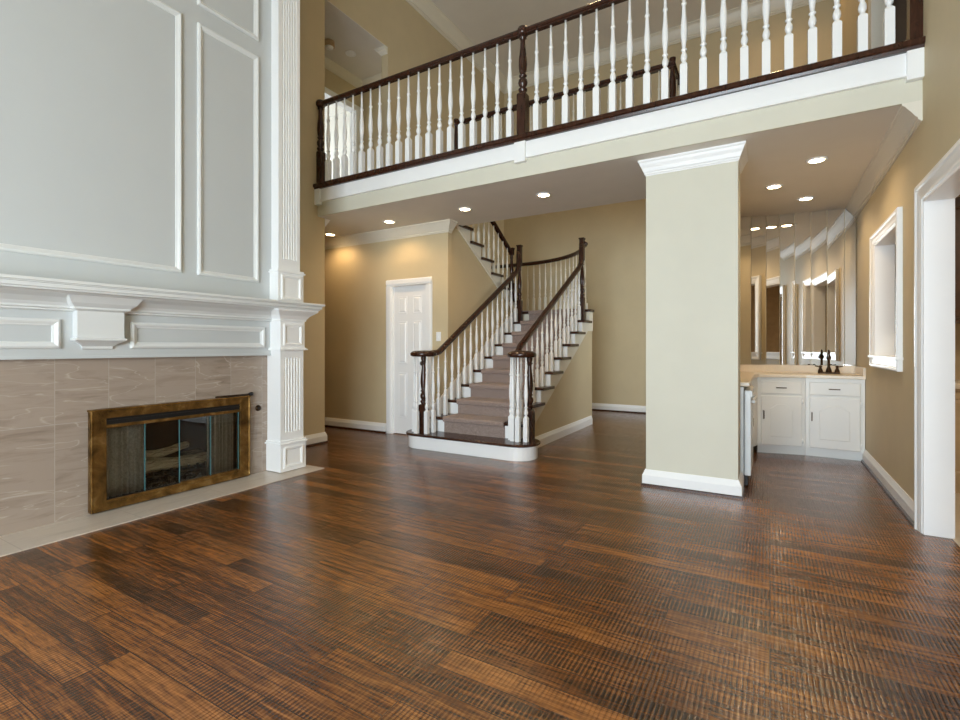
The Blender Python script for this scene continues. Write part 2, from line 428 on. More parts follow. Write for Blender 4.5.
# gallery slab with its soffit
g = MB()
g.box(XL, XR, 4.12, 5.35, SOF, F2-.05)
g.box(-.85, XR, 5.35, YB, SOF, F2-.05)
g.box(-7.6, XL-.125, 3.4, 5.35, SOF, F2-.05)
g.box(XL-.125, XL, PE+.002, 5.35, SOF, F2-.05)
g.box(-5.8, XL-.12, 5.35, 5.95, SOF, F2-.05)
struct('gallery_slab', g, M['ceil'])
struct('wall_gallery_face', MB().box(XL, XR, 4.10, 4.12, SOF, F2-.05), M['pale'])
g = MB()
g.box(XL, XR, 4.13, 5.35, F2-.05, F2); g.box(-.85, XR+.13, 5.35, YB, F2-.05, F2); g.box(-7.6, XL-.125, 3.4, 5.35, F2-.05, F2); g.box(XL-.125, XL, PE+.002, 5.35, F2-.05, F2); g.box(-5.8, XL-.12, 5.35, 5.95, F2-.05, F2)
struct('floor_gallery', g, M['floor'])
t = MB().box(XL, XR, 4.075, 4.10, 2.885, F2-.045).box(XL, XR, 4.068, 4.10, 2.878, 2.893)
struct('trim_1', t, M['white'], bevel=.003)
t = MB()
for x, hw in ((XL+.04, .04), (-1.965, .055), (XR-.042, .042)): t.box(x-hw, x+hw, 4.05, 4.10, 2.845, F2-.045)
struct('trim_2', t, M['white'], bevel=.004)
t = MB().prism([(4.03, F2-.036), (4.04, F2-.044), (4.20, F2-.044), (4.20, F2+.004), (4.045, F2+.004), (4.03, F2-.006)], XL, XR, 'x')
t.prism([(4.05, F2-.062), (4.10, F2-.062), (4.10, F2-.044), (4.045, F2-.044)], XL, XR, 'x')
struct('trim_3', t, M['wood'])
t = MB().box(-3.46, -.86, 5.34, 5.37, SOF+.001, F2+.003).box(-.87, -.84, 5.345, YB, SOF+.002, F2+.004)
struct('trim_4', t, M['ceil'])
# upstairs passage on the left
p = MB().box(-5.8, -5.68, 3.4, 5.08, F2, 5.4).box(-5.8, -5.68, 5.77, 5.95, F2, 5.4).box(-5.8, -5.68, 5.08, 5.77, 4.92, 5.4)
p.box(-5.8, XL-.12, 5.9, 6.0, F2, 5.4).box(-5.8, XL-.12, 3.3, 3.4, F2, 5.4)
struct('wall_passage', p, M['wall'])
struct('ceiling_passage', MB().box(-5.8, XL-.12, 3.3, 6.0, 5.4, 5.5).box(XL-.118, XL-.002, PE+.002, 5.358, 5.392, 5.4), M['ceil'])
t = MB().sweep([(-5.68, 3.4, 5.4), (-5.68, 5.9, 5.4), (XL-.12, 5.9, 5.4)], crown_prof(.09, .11))
t.sweep([(XL-.12, 5.9, 5.4), (XL-.12, 5.36, 5.4), (XL-.005, 5.36, 5.4)], crown_prof(.07, .09))
struct('trim_5', t, M['cream'])
# bright room beyond the passage
p = MB().box(-8.5, -5.8, 3.2, 3.3, F2, 5.6).box(-8.5, -5.8, 6.6, 6.7, F2, 5.6)
p.box(-8.62, -8.5, 3.2, 4.6, F2, 5.6).box(-8.62, -8.5, 5.8, 6.7, F2, 5.6).box(-8.62, -8.5, 4.6, 5.8, F2, 3.4).box(-8.62, -8.5, 4.6, 5.8, 4.7, 5.6)
p.box(-5.82, -5.8, 5.9, 6.7, F2, 5.6)
struct('wall_bedroom', p, M['roomwhite'])
struct('ceiling_bedroom', MB().box(-8.6, -5.8, 3.2, 6.7, 5.5, 5.6), M['roomwhite'])
struct('floor_bedroom', MB().box(-8.6, -5.8, 3.2, 6.7, F2-.05, F2-.001), M['carpet'])
fr = struct('window_9', MB().rectx(-8.5, 1, 4.52, 5.88, 3.32, 4.78, [(0, 0), (0, .03), (.084, .03), (.084, -.1)]).box(-8.56, -8.53, 5.18, 5.22, 3.4, 4.7).box(-8.56, -8.53, 4.6, 5.8, 4.03, 4.07), M['white'])
MB().add([(-8.55, 4.6, 3.4), (-8.55, 5.8, 3.4), (-8.55, 5.8, 4.7), (-8.55, 4.6, 4.7)], [(0, 1, 2, 3)]).build('pane', M['glass'], fr)
t = MB().frame([(-5.68, 5.0, F2), (-5.68, 5.85, F2), (-5.68, 5.85, 5.0), (-5.68, 5.0, 5.0)], (1, 0, 0), [(0, 0), (0, .02), (.03, .026), (.084, .015), (.084, -.12)])
struct('door_3', t, M['white'])
# taupe room off the gallery on the right
p = MB().box(XR+.13, 2.6, 4.3, 4.4, F2, 5.4).box(XR+.13, 2.6, 6.3, 6.4, F2, 5.4).box(2.5, 2.6, 4.3, 6.4, F2, 5.4).box(XR+.13, 2.6, 4.3, 6.4, 5.3, 5.4).box(XR+.13, 2.6, 4.3, 6.4, F2-.06, F2-.001)
struct('wall_gallery_room', p, M['taupe'])
struct('door_4', MB().frame([(XR, 4.32, F2), (XR, 5.95, F2), (XR, 5.95, 5.35), (XR, 4.32, 5.35)], (-1, 0, 0), [(0, 0), (0, .02), (.104, .014), (.104, -.13)]), M['cream'])

# column
CX0, CX1, CY0, CY1 = -.90, -.212, 4.29, 4.62
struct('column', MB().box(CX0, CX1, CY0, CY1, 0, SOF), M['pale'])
ring = [(CX0, CY0), (CX1, CY0), (CX1, CY1), (CX0, CY1)]
t = MB().sweep([(x, y, SOF) for x, y in ring], crown_prof(.055, .125), closed=True)
struct('trim_6', t, M['white'])
t = MB(); t.sweep([(x, y, 0) for x, y in ring], [(a*1.2, b*1.02) for a, b in BASE], closed=True)
struct('baseboard_column', t, M['white'])
struct('baseboard_column_shoe', MB().sweep([(x, y, 0) for x, y in ring], SHOE, closed=True), M['wood'])
# wet-bar walls and mirrors follow a gentle curve
MP = [(-.56, 6.36), (-.43, 6.53), (-.31, 6.635), (-.195, 6.705), (-.04, 6.768), (.10, 6.803), (.25, 6.82), (.407, 6.833), (.56, 6.842), (.72, 6.846), (.826, 6.847)]
w = MB().prism([(CX0, 4.62), (-.8, 4.62), (-.8, 6.2)]+[(x, y+.012) for x, y in MP]+[(XR, 7.0), (CX0, 7.0)], 0, SOF)
struct('wall_bar', w, M['wall'])

# crown and baseboards
struct('trim_7', MB().sweep([(XR, 6.84, SOF), (XR, 4.10, SOF)], [(a, b) for a, b in crown_prof(.1, .13)]), M['softcream'])
t = MB().sweep([(-7.6, DW, SOF), (-3.46, DW, SOF), (-3.46, 5.17, SOF)], crown_prof(.1, .13)); struct('trim_8', t, M['cream'])
struct('trim_9', MB().sweep([(XL+.004, PE+.002, SOF), (XL-.12, PE+.002, SOF)], crown_prof(.08, .1)), M['white'])
t = MB().sweep([(XL, YB-.002, ZC), (XR, YB-.002, ZC)], crown_prof(.16, .2)); struct('trim_10', t, M['cream'])
t = MB().sweep([(XL, 3.3, ZC), (XL, YB, ZC)], crown_prof(.16, .2)); struct('trim_11', t, M['cream'])
t = MB().sweep([(XR, YB, ZC), (XR, FRONT, ZC)], crown_prof(.16, .2)); struct('trim_12', t, M['cream'])
def bb(name, path, shoe=True):
    m_ = MB(); m_.sweep([(x, y, 0) for x, y in path], BASE); o = struct(name, m_, M['white'])
    if shoe: struct(name+'_shoe', MB().sweep([(x, y, 0) for x, y in path], SHOE), M['wood'])
bb('baseboard_left', [(XL, 3.27), (XL, PE), (XL-.12, PE)])
bb('baseboard_hall', [(-7.6, DW), (-4.46, DW)])
bb('baseboard_back', [(XL, YB), (XR, YB)])
bb('baseboard_right', [(XR, 6.28), (XR, 4.14)])
bb('baseboard_front', [(XR, FRONT), (XL, FRONT)])
bb('baseboard_near', [(XR, 2.78), (XR, FRONT)])

# door in the hall
d = MB().box(-4.36, -3.79, DW+.02, DW+.055, .01, 1.965)
dr = struct('door_1', d, M['white'])
pm = [(0, 0), (.008, -.008), (.016, -.008), (.034, .002), (.04, .002)]
mb = MB()
X0, X1 = -4.36, -3.79; cw = (X1-X0-.27)/2
for xa in (X0+.09, X0+.18+cw):
    for za, zb in ((.22, .82), (.94, 1.5), (1.60, 1.83)):
        mb.recty(DW+.0195, -1, xa, xa+cw, za, zb, [(0, -.0), (0, .004), (.01, .006), (.02, .002), (.03, .008), (.05, .010)], fill=1)
mb.build('raised_panel', M['white'], dr)
cs = MB()
for (a, b, z) in ((-4.45, -4.36, 2.05), (-3.79, -3.70, 2.05)): cs.box(a, b, DW-.018, DW, 0, 1.965).box(a+.02, b-.015, DW-.026, DW-.01, 0, 1.965)
cs.box(-4.45, -3.70, DW-.018, DW, 1.965, 2.055).box(-4.45, -3.70, DW-.026, DW-.01, 1.99, 2.045)
cs.box(-4.36, -4.345, DW, DW+.06, 0, 1.965).box(-3.805, -3.79, DW, DW+.06, 0, 1.965)
cs.build('door_casing', M['white'], dr, bevel=.004)
for z in (.25, 1.0, 1.75): MB().box(-4.362, -4.35, DW+.008, DW+.022, z-.04, z+.04).build('hinge', M['white'], dr)
MB().lathe([(.012, 0), (.012, -.03), (.028, -.04), (.03, -.055), (.02, -.068), (0.004, -.07)], (-3.84, DW+.02, .95), 14, 'y').build('door_knob', M['bronze'], dr)
sw = thing('light_switch', (-3.60, DW, 1.29), 'white wall switch plate between the white six-panel door and the stairs', 'light switch')
MB().box(-3.635, -3.565, DW-.008, DW, 1.235, 1.35).build('plate', M['white'], sw, bevel=.003)
MB().box(-3.607, -3.593, DW-.016, DW-.008, 1.28, 1.305).build('toggle', M['white'], sw)

# doorway and pass-through in the right wall
CASE = [(0, 0), (0, .03), (.012, .036), (.03, .036), (.04, .028), (.07, .024), (.085, .02), (.1, .02), (.11, .012), (.124, .012), (.124, -.132)]
y0, y1, z1 = 2.9, 4.02, 2.06
dc = MB()
pr = [(a, b) for a, b in CASE]
pts = [(XR, y1+.12, 0), (XR, y1+.12, z1+.12), (XR, y0-.12, z1+.12), (XR, y0-.12, 0)]
dc.frame([(XR, y0-.12, -.3), (XR, y1+.12, -.3), (XR, y1+.12, z1+.12), (XR, y0-.12, z1+.12)], (-1, 0, 0), pr)
kp = [i for i, f in enumerate(dc.f) if max(dc.v[j][2] for j in f) > -.1]
dc.f = [dc.f[i] for i in kp]; dc.sm = [dc.sm[i] for i in kp]
dc.v = [(x, y, max(z, 0.001)) for x, y, z in dc.v]
struct('door_2', dc, M['white'])
pt = MB().frame([(XR, 4.64, .98), (XR, 5.78, .98), (XR, 5.78, 2.18), (XR, 4.64, 2.18)], (-1, 0, 0), [(a*.84, b) for a, b in CASE])
pt.box(XR-.045, XR+.13, 4.62, 5.80, 1.065, 1.085)
struct('window_1', pt, M['white'], bevel=.002)
# kitchen beyond
p = MB().box(XR+.13, 4.6, 5.9, 6.0, 0, 2.7).box(4.5, 4.6, .4, 6.0, 0, 2.7).box(XR+.13, 4.6, .4, .5, 0, 2.7)
struct('wall_kitchen', p, M['backsplash'])
struct('ceiling_kitchen', MB().box(XR+.13, 4.6, .4, 6.0, 2.7, 2.72), M['roomwhite'])
kc = thing('base_cabinet', (2.2, 5.6, 0), 'tan kitchen base cabinet glimpsed through the doorway on the right', 'cabinet')
MB().box(XR+.16, 3.8, 5.28, 5.88, .004, .83).build('body', M['backsplash'], kc)
for x in (1.0, 1.6, 2.2, 2.8): MB().recty(5.28, -1, x, x+.56, .12, .80, [(0, 0), (0, .018), (.05, .018), (.06, .01), (.08, .016)], fill=1).build('door', M['backsplash'], kc)
tag(MB().box(XR+.15, 3.82, 5.24, 5.895, .832, .87).build('kitchen_countertop', M['counter'], origin=(2.2, 5.6, .832)), 'cream kitchen countertop seen through the doorway on the right', 'countertop')
ku = thing('wall_cabinet', (2.2, 5.7, 1.37), 'dark brown kitchen wall cabinet seen through the doorway on the right', 'cabinet')
MB().box(XR+.16, 3.8, 5.52, 5.895, 1.37, 2.4).build('body', M['brown'], ku)
for x in (1.0, 1.5, 2.0, 2.5): MB().recty(5.52, -1, x, x+.48, 1.4, 2.37, [(0, 0), (0, .018), (.05, .018), (.06, .01), (.08, .016)], fill=1).build('door', M['brown'], ku)

# ------------------------------------------------------------------ fireplace wall
FX = -4.0; TX = -4.05; FC = 1.595; FE = 3.27
fp = thing('fireplace', (TX, FC, 0), 'white panelled fireplace with stone tile surround, mantel shelf and fluted pilasters', 'fireplace')
OP = (1.63, 2.69, .03, .655)       # firebox opening
ts = MB(); wall_x_holes(ts, TX-.05, TX, -.1, 3.0, 0, 1.10, [(OP[0], OP[1], OP[2], OP[3])])
ts.build('tile_surround', M['tile'], fp)
fb = MB().box(-4.62, -4.56, OP[0]-.05, OP[1]+.05, 0, .70)
fb.box(-4.56, TX-.05, OP[0]-.05, OP[0], 0, .70).box(-4.56, TX-.05, OP[1], OP[1]+.05, 0, .70).box(-4.56, TX-.05, OP[0], OP[1], 0, OP[2]).box(-4.56, TX-.05, OP[0], OP[1], OP[3], .70)
fb.build('firebox', M['soot'], fp)
br = MB().box(XL, TX-.05, -.1, OP[0]-.05, 0, 1.12).box(XL, TX-.05, OP[1]+.05, FE, 0, 1.12).box(XL, TX-.05, OP[0]-.05, OP[1]+.05, .70, 1.12)
br.box(XL, FX-.02, -.1, FE, 1.12, ZC)
br.build('chimney_breast', M['panel'], fp)
# frieze
fz = MB().box(FX-.02, FX, -.1, FE, 1.085, ZC)
fz.box(TX-.02, FX+.006, -.102, FE+.002, 1.082, 1.10)
fz.build('panelled_face', M['panel'], fp, bevel=.002)
LOWP = [(a*.9, b) for a, b in PICT]
def panel_x(y0_, y1_, z0_, z1_, prof=PICT): MB().rectx(FX, 1, y0_, y1_, z0_, z1_, prof).build('panel_moulding', M['grey'], fp)
panel_x(1.80, 2.90, 1.15, 1.342); panel_x(2*FC-2.90, 2*FC-1.80, 1.15, 1.342)
for z0_, z1_ in ((1.742, 3.785), (3.93, 6.0)):
    panel_x(2*FC-2.16, 2.16, z0_, z1_); panel_x(2.285, 2.838, z0_, z1_); panel_x(2*FC-2.838, 2*FC-2.285, z0_, z1_)
# mantel shelf
sh = MB()
mp = [(-4.1, -.12), (-3.74, -.12), (-3.74, 3.36), (-4.6, 3.36)]
def shelf_prism(inset, z0_, z1_):
    sh.box(-4.62, -3.72-inset, -.2+inset, 3.37-inset, z0_, z1_)
shelf_prism(0, 1.553, 1.572); shelf_prism(.012, 1.545, 1.553); shelf_prism(.02, 1.52, 1.545); shelf_prism(.035, 1.508, 1.52)
sh.build('mantel_shelf', M['grey'], fp, bevel=.003)
cv = MB().sweep([(FX, FE-.3, 1.508), (FX, -.1, 1.508)][::-1], [(-a, b) for a, b in []] or [(0, 0), (.18, 0), (.165, -.012), (.105, -.03), (.06, -.06), (.045, -.08), (.045, -.092), (.028, -.10), (.028, -.108), (0, -.115)])
cv.build('bed_moulding', M['grey'], fp)
# corbel
cb = MB()
yc = 1.595
def cor(x, hy, z): return [(FX-.01, yc-hy, z), (x, yc-hy, z), (x, yc+hy, z), (FX-.01, yc+hy, z)]
cb.loft([cor(-3.84, .215, 1.508), cor(-3.84, .215, 1.492), cor(-3.87, .19, 1.45), cor(-3.90, .165, 1.425), cor(-3.90, .165, 1.412), cor(-3.915, .15, 1.405), cor(-3.93, .137, 1.40), cor(-3.93, .137, 1.222),
         cor(-3.915, .15, 1.218), cor(-3.915, .15, 1.205), cor(-3.935, .135, 1.198), cor(-3.97, .10, 1.175), cor(-3.985, .09, 1.165), cor(-3.985, .09, 1.15), cor(-4.0, .075, 1.14)], smooth=False)
cb.build('corbel', M['grey'], fp)
# pilasters
def pilaster(a, b):
    """a,b = y extent of the shaft"""
    q = MB(); x1 = -3.865
    # plinth
    q.box(-4.1, x1+.02, a-.012, b+.012, .012, .262)
    q.box(-4.1, x1+.035, a-.028, b+.028, .262, .274).box(-4.1, x1+.022, a-.016, b+.016, .274, .292)
    q.rectx(x1+.02, 1, a+.022, b-.022, .045, .235, [(0, 0), (0, .008), (.01, .012), (.022, .008), (.03, 0)])
    # shaft with flutes
    q.box(-4.1, x1-.017, a+.001, b-.001, .293, 1.129)
    q.box(-4.1, x1, a, b, .292, .37).box(-4.1, x1, a, b, 1.06, 1.13)
    nfl = 6; mrg = .035; wf = (b-a-2*mrg)/nfl
    poly = [(a, x1-.02), (a, x1), (a+mrg, x1)]
    for i in range(nfl):
        c_ = a+mrg+wf*(i+.5)
        for t_ in range(0, 7):
            an = PI*t_/6; poly.append((c_-wf*.38*math.cos(an), x1-.016*math.sin(an)))
    poly += [(b-mrg, x1), (b, x1), (b, x1-.02)]
    def ex(z0_, z1_): q.add([(x, y, z0_) for y, x in poly]+[(x, y, z1_) for y, x in poly], [(i, i+1, i+1+len(poly), i+len(poly)) for i in range(len(poly)-1)])
    ex(.37, 1.06)
    # capital block under the shelf
    q.box(-4.1, x1+.03, a-.025, b+.03, 1.13, 1.142).box(-4.1, x1+.02, a-.015, b+.02, 1.142, 1.152)
    q.box(-4.1, x1+.008, a-.004, b+.008, 1.152, 1.40)
    q.rectx(x1+.008, 1, a+.028, b-.022, 1.175, 1.375, [(0, 0), (0, .008), (.01, .012), (.022, .008), (.03, 0)])
    def cr(d, z): return [(-4.1, a-.004-d, z), (x1+.008+d*1.0, a-.004-d, z), (x1+.008+d*1.0, b+.008+d, z), (-4.1, b+.008+d, z)]
    q.loft([cr(0, 1.40), cr(.01, 1.404), cr(.012, 1.42), cr(.035, 1.45), (cr(.06, 1.47)), cr(.09, 1.492), cr(.09, 1.508)], smooth=False)
    q.build('pilaster', M['white'], fp, bevel=.002)
    # upper pilaster on the shelf
    q = MB(); x2 = -3.90
    q.box(FX-.05, x2+.02, a-.012, b+.014, 1.572, 1.85).box(FX-.05, x2+.034, a-.026, b+.028, 1.85, 1.862).box(FX-.05, x2+.022, a-.014, b+.018, 1.862, 1.88)
    q.rectx(x2+.02, 1, a+.022, b-.012, 1.60, 1.83, [(0, 0), (0, .008), (.01, .012), (.022, .008), (.03, 0)])
    a2, b2 = a+.006, b-.012
    q.box(FX-.05, x2-.017, a2+.001, b2-.001, 1.881, ZC).box(FX-.05, x2, a2, b2, 1.88, 1.98)
    wf = (b2-a2-2*mrg)/nfl; poly.clear(); poly.extend([(a2, x2-.02), (a2, x2), (a2+mrg, x2)])
    for i in range(nfl):
        c_ = a2+mrg+wf*(i+.5)
        for t_ in range(0, 7):
            an = PI*t_/6; poly.append((c_-wf*.38*math.cos(an), x2-.016*math.sin(an)))
    poly.extend([(b2-mrg, x2), (b2, x2), (b2, x2-.02)])
    ex(1.98, ZC)
    q.build('upper_pilaster', M['white'], fp, bevel=.002)
pilaster(2.97, 3.228)
pilaster(2*FC-3.228, 2*FC-2.97)
MB().box(TX-.02, -3.665, -.2, 3.31, .0, .006).build('hearth', M['hearth'], fp)

# brass fire doors
fd = thing('fireplace_doors', (TX, 2.165, .012), 'aged brass fireplace door frame with four folding glass panes', 'fireplace screen')
x0 = TX+.005; I0, I1, J0, J1 = 1.563, 2.765, .014, .722
q = MB(); q.box(x0-.02, x0+.035, I0, I1, J1-.062, J1).box(x0-.02, x0+.04, I0-.006, I1+.006, J1-.012, J1+.004)
q.box(x0-.02, x0+.035, I0, I0+.095, J0, J1-.062).box(x0-.02, x0+.035, I1-.095, I1, J0, J1-.062).box(x0-.02, x0+.035, I0+.095, I1-.095, J0, .062)
q.rectx(x0+.035, 1, I0, I1, J0, J1, [(0, -.01), (0, .006), (.012, .006), (.014, 0)])
q.build('brass_frame', M['brass'], fd, bevel=.004)
q = MB().box(x0-.03, x0+.02, I0+.095, I1-.095, .612, .662).box(x0+.0, x0+.03, I0+.095, I1-.095, .630, .642)
q.build('vent_slot', M['black'], fd)
q = MB().box(x0+.005, x0+.032, I0+.095, I1-.095, .588, .612).box(x0+.005, x0+.032, I0+.095, I1-.095, .062, .084)
q.build('door_track', M['brass'], fd, bevel=.003)
pw = (I1-I0-.2)/4
for i in range(4):
    a = I0+.1+pw*i
    g_ = MB().box(x0+.010, x0+.016, a+.004, a+pw-.004, .084, .588).build('glass_pane', M['fireglass'], fd)
    MB().box(x0+.008, x0+.018, a+pw-.0045, a+pw+.0005, .084, .588).build('pane_edge', M['glassedge'], g_)
    MB().box(x0+.006, x0+.020, a+.004, a+pw-.004, .076, .09).build('pane_rail', M['brass' if i > 1 else 'black'], g_)
def curtain(a, b, seed):
    rnd = random.Random(seed); N = 60; pts = []
    for i in range(N+1):
        y = a+(b-a)*i/N; pts.append((-4.125+.022*math.sin(i*.72+seed)+.008*math.sin(i*1.7), y))
    q = MB()
    rings = [[(x, y, z) for x, y in pts]+[(x-.003, y, z) for x, y in reversed(pts)] for z in (.07, .22, .34, .46, .60)]
    q.loft(rings, smooth=True); q.build('mesh_curtain', M['mesh'], fd)
curtain(1.66, 1.95, 1); curtain(2.45, 2.675, 4)
MB().lathe([(.005, 1.632), (.005, 2.688)], (-4.125, 0, .608), 8, 'y').build('curtain_rod', M['black'], fd)
# logs
def log(name, p0, p1, r, mat_, label, seed, bark=.18):
    rnd = random.Random(seed); A = Vector(p0); B = Vector(p1); d = (B-A); L = d.length; d.normalize()
    u = d.cross(Vector((0, 0, 1))).normalized(); v_ = u.cross(d)
    N = 14; rings = []; ph = [rnd.uniform(.85, 1.15) for _ in range(16)]
    for i in range(N+1):
        t_ = i/N; c_ = A+d*(L*t_)+Vector((0, 0, .012*math.sin(t_*5+seed)))
        rr = r*(1-.12*t_)*(1+rnd.uniform(-.07, .07))*(.82 if i in (0, N) else 1)
        rings.append([c_+(u*math.cos(2*PI*k_/16)+v_*math.sin(2*PI*k_/16))*rr*ph[k_]*(1+rnd.uniform(-bark, bark)*.5) for k_ in range(16)])
    o = MB().loft(rings, smooth=True).build(name, mat_, origin=tuple((A+B)/2)); return tag(o, label, 'log', 'gas logs in the firebox')
log('gas_log', (-4.25, 1.96, .205), (-4.23, 2.52, .215), .052, M['log'], 'long pale split gas log lying across the front of the fireplace', 1)
log('gas_log', (-4.385, 1.98, .205), (-4.385, 2.54, .205), .055, M['darklog'], 'dark charred gas log lying at the back of the firebox', 2)
log('gas_log', (-4.30, 2.02, .30), (-4.345, 2.40, .305), .034, M['log'], 'thin pale gas log stacked on top of the other logs', 3, .1)
log('gas_log', (-4.235, 1.80, .085), (-4.225, 1.94, .085), .045, M['darklog'], 'short grey gas log chunk at the left end of the log pile', 5)
q = MB()
for y in [1.97+.07*i for i in range(9)]: q.box(-4.45, -4.185, y-.008, y+.008, .125, .14).box(-4.185, -4.17, y-.008, y+.008, .125, .18)
q.box(-4.185, -4.17, 1.95, 2.55, .125, .14)
for y in (1.99, 2.51):
    for x in (-4.43, -4.19): q.box(x-.01, x+.01, y-.01, y+.01, .03, .125)
gr = tag(q.build('log_grate', M['black'], origin=(-4.3, 2.25, .03)), 'black iron grate holding the gas logs in the fireplace', 'grate')
# embers: uncountable
q = MB(); rnd = random.Random(3)
for i in range(150):
    y = rnd.uniform(2.01, 2.49); x = rnd.uniform(-4.40, -4.21); s_ = rnd.uniform(.008, .02); c_ = (x, y, .03+s_*.6+rnd.uniform(0, .03))
    q.lathe([(s_*.3, -s_*.6), (s_, -.1*s_), (s_*.7, s_*.6)], c_, 5)
em = q.build('lava_embers', M['darklog']); em['kind'] = 'stuff'; tag(em, 'grey lava rock embers scattered under the grate in the firebox', 'embers')
# gas key on the frame and valve in the tile
k_ = thing('gas_key', (x0+.01, 2.64, J1+.004), 'dark metal gas key rod lying on top of the brass fireplace frame', 'gas key')
MB().lathe([(.007, 2.46), (.007, 2.775)], (x0+.015, 0, J1+.014), 8, 'y').build('rod', M['bronze'], k_)
MB().lathe([(.012, 2.77), (.016, 2.78), (.016, 2.80), (.01, 2.808)], (x0+.015, 0, J1+.016), 8, 'y').build('socket', M['black'], k_)
v_ = thing('gas_valve', (TX, 2.872, .60), 'small round bronze gas valve plate set in the tile right of the fireplace', 'gas valve')
MB().lathe([(.028, 0), (.028, .006), (.018, .012), (.012, .013)], (TX, 2.872, .60), 18, 'x').build('escutcheon', M['bronze'], v_)
MB().lathe([(.012, .013), (.010, .02), (.004, .02)], (TX, 2.872, .60), 10, 'x').build('key_hole', M['black'], v_)

# ------------------------------------------------------------------ balusters, newels, rails
def baluster_prof(h, r=.0265):
    S_ = lambda t_: t_*h
    return [(r, 0, True), (r, S_(.28), True), (r*.62, S_(.305)), (r*.5, S_(.31)), (r*.8, S_(.325)), (r*.95, S_(.345)), (r*.85, S_(.365)), (r*.52, S_(.388)), (r*.5, S_(.395)),
            (r*.86, S_(.405)), (r*.86, S_(.412)), (r*.55, S_(.42)), (r*.62, S_(.45)), (r*.88, S_(.52)), (r*.95, S_(.56)), (r*.85, S_(.62)), (r*.62, S_(.70)), (r*.5, S_(.765)), (r*.5, S_(.775)),
            (r*.74, S_(.785)), (r*.74, S_(.797)), (r*.5, S_(.805)), (r*.44, S_(.86)), (r*.36, h)]
BC = {}
def baluster_mesh(h, r=.0265, mat_='white'):
    key = (round(h, 2), r, mat_)
    if key not in BC: BC[key] = MB().lathe(baluster_prof(key[0], r), seg=16).mesh('baluster', M[mat_])
    return BC[key]
def newel_mb(h, r=.045, hb=.40, top=.0):
    """square block below, turned above, optional square block of height top at the head"""
    H = h-top; L = H-hb; z = lambda t_: hb+L*t_
    pr = [(r, 0, True), (r, hb-.012, True), (r*.86, hb, True), (r*.7, hb+.006), (r*.7, z(.03)), (r*.95, z(.05)), (r*.95, z(.075)), (r*.6, z(.095)), (r*.6, z(.11)), (r*.9, z(.14)), (r*1.0, z(.18)), (r*.9, z(.22)), (r*.55, z(.25)), (r*.55, z(.26)),
          (r*.85, z(.275)), (r*.85, z(.29)), (r*.6, z(.305)), (r*.8, z(.36)), (r*.92, z(.46)), (r*.85, z(.56)), (r*.6, z(.72)), (r*.52, z(.82)), (r*.52, z(.86)), (r*.8, z(.875)), (r*.8, z(.89)), (r*.55, z(.9)), (r*.75, z(.95)), (r*.8, z(.98))]
    if top: pr += [(r*.9, H, True), (r*.9, h-.02, True), (r*1.1, h-.02, True), (r*1.1, h, True)]
    else: pr += [(r*.8, h)]
    return MB().lathe(pr, seg=16)
RAIL = [(-.022, 0), (.022, 0), (.022, .012), (.031, .018), (.033, .034), (.028, .048), (.018, .058), (0, .063), (-.018, .058), (-.028, .048), (-.033, .034), (-.031, .018), (-.022, .012)]

br = thing('balcony_railing', (-1.9, 4.12, F2), 'long white-balustered gallery railing with dark wood handrail along the front of the balcony', 'railing')
RT = 4.095; BY = 4.125; hb_ = RT-.063-F2
nx = [XL+.022, -1.965, XR-.022]
for i, x in enumerate(nx):
    put('newel_post', newel_mb(RT-F2-.02, .043, .40).mesh('newel_post', M['wood']), br, (x, BY, F2+.002))
    MB().lathe([(.03, RT-.075), (.052, RT-.055), (.055, RT-.02), (.045, RT+.006), (.012, RT+.014)], (x, BY, 0), 20).build('newel_cap', M['wood'], br)
MB().sweep([(nx[0], BY, RT-.063), (nx[1], BY, RT-.063), (nx[2], BY, RT-.063)], RAIL).build('handrail', M['wood'], br)
me = baluster_mesh(hb_)
for a, b in ((nx[0], nx[1]), (nx[1], nx[2])):
    for i in range(1, 20): put('baluster', me, br, (a+(b-a)*i/20, BY, F2+.002))

gr = thing('stairwell_railing', (-2.1, 5.28, F2), 'white-balustered railing with dark handrail round the stairwell behind the balcony railing', 'railing')
GT = 4.05; GY = 5.29; hg = GT-.063-F2
put('newel_post', newel_mb(GT-F2+.02, .04, .40).mesh('newel_post', M['wood']), gr, (-3.46, GY, F2))
put('newel_post', newel_mb(GT-F2+.03, .04, .40).mesh('newel_post', M['wood']), gr, (-.85, GY, F2))
MB().sweep([(-3.46, GY, GT-.063), (-.85, GY, GT-.063), (-.85, 8.85, GT-.063)], RAIL).build('handrail', M['wood'], gr)
me = baluster_mesh(hg, .019, 'cream')  # cream instead of white: the stairwell shade put into the colour
for i in range(1, 20): put('baluster', me, gr, (-3.46+2.61*i/20, GY, F2))
for i in range(1, 27): put('baluster', me, gr, (-.85, GY+3.55*i/27, F2))

# ------------------------------------------------------------------ staircase
RS = .1717
def ny(k): return 4.72+.2931*(k-2)
def nose(y): return .344+.5858*(y-4.72)
st = thing('staircase', (-2.87, 5.9, 0), 'white staircase with taupe carpet runner, dark treads and curved dark handrails', 'staircase')
SX0, SX1 = -3.46, -2.31
def stadium(xa, xb, yc_, r, n=14):
    p = [(xb+r*math.cos(a), yc_+r*math.sin(a)) for a in [-PI/2+PI*i/n for i in range(n+1)]]
    return p+[(xa+r*math.cos(a), yc_+r*math.sin(a)) for a in [PI/2+PI*i/n for i in range(n+1)]]
MB().prism(stadium(-3.49, -2.29, 4.69, .205), .0, .142).build('bottom_step', M['white'], st, bevel=.003)
q = MB(); q.loft([[(x, y, z) for x, y in stadium(-3.49, -2.29, 4.69, r)] for r, z in ((.222, .142), (.235, .150), (.238, .158), (.235, .166), (.225, .172))], smooth=False)
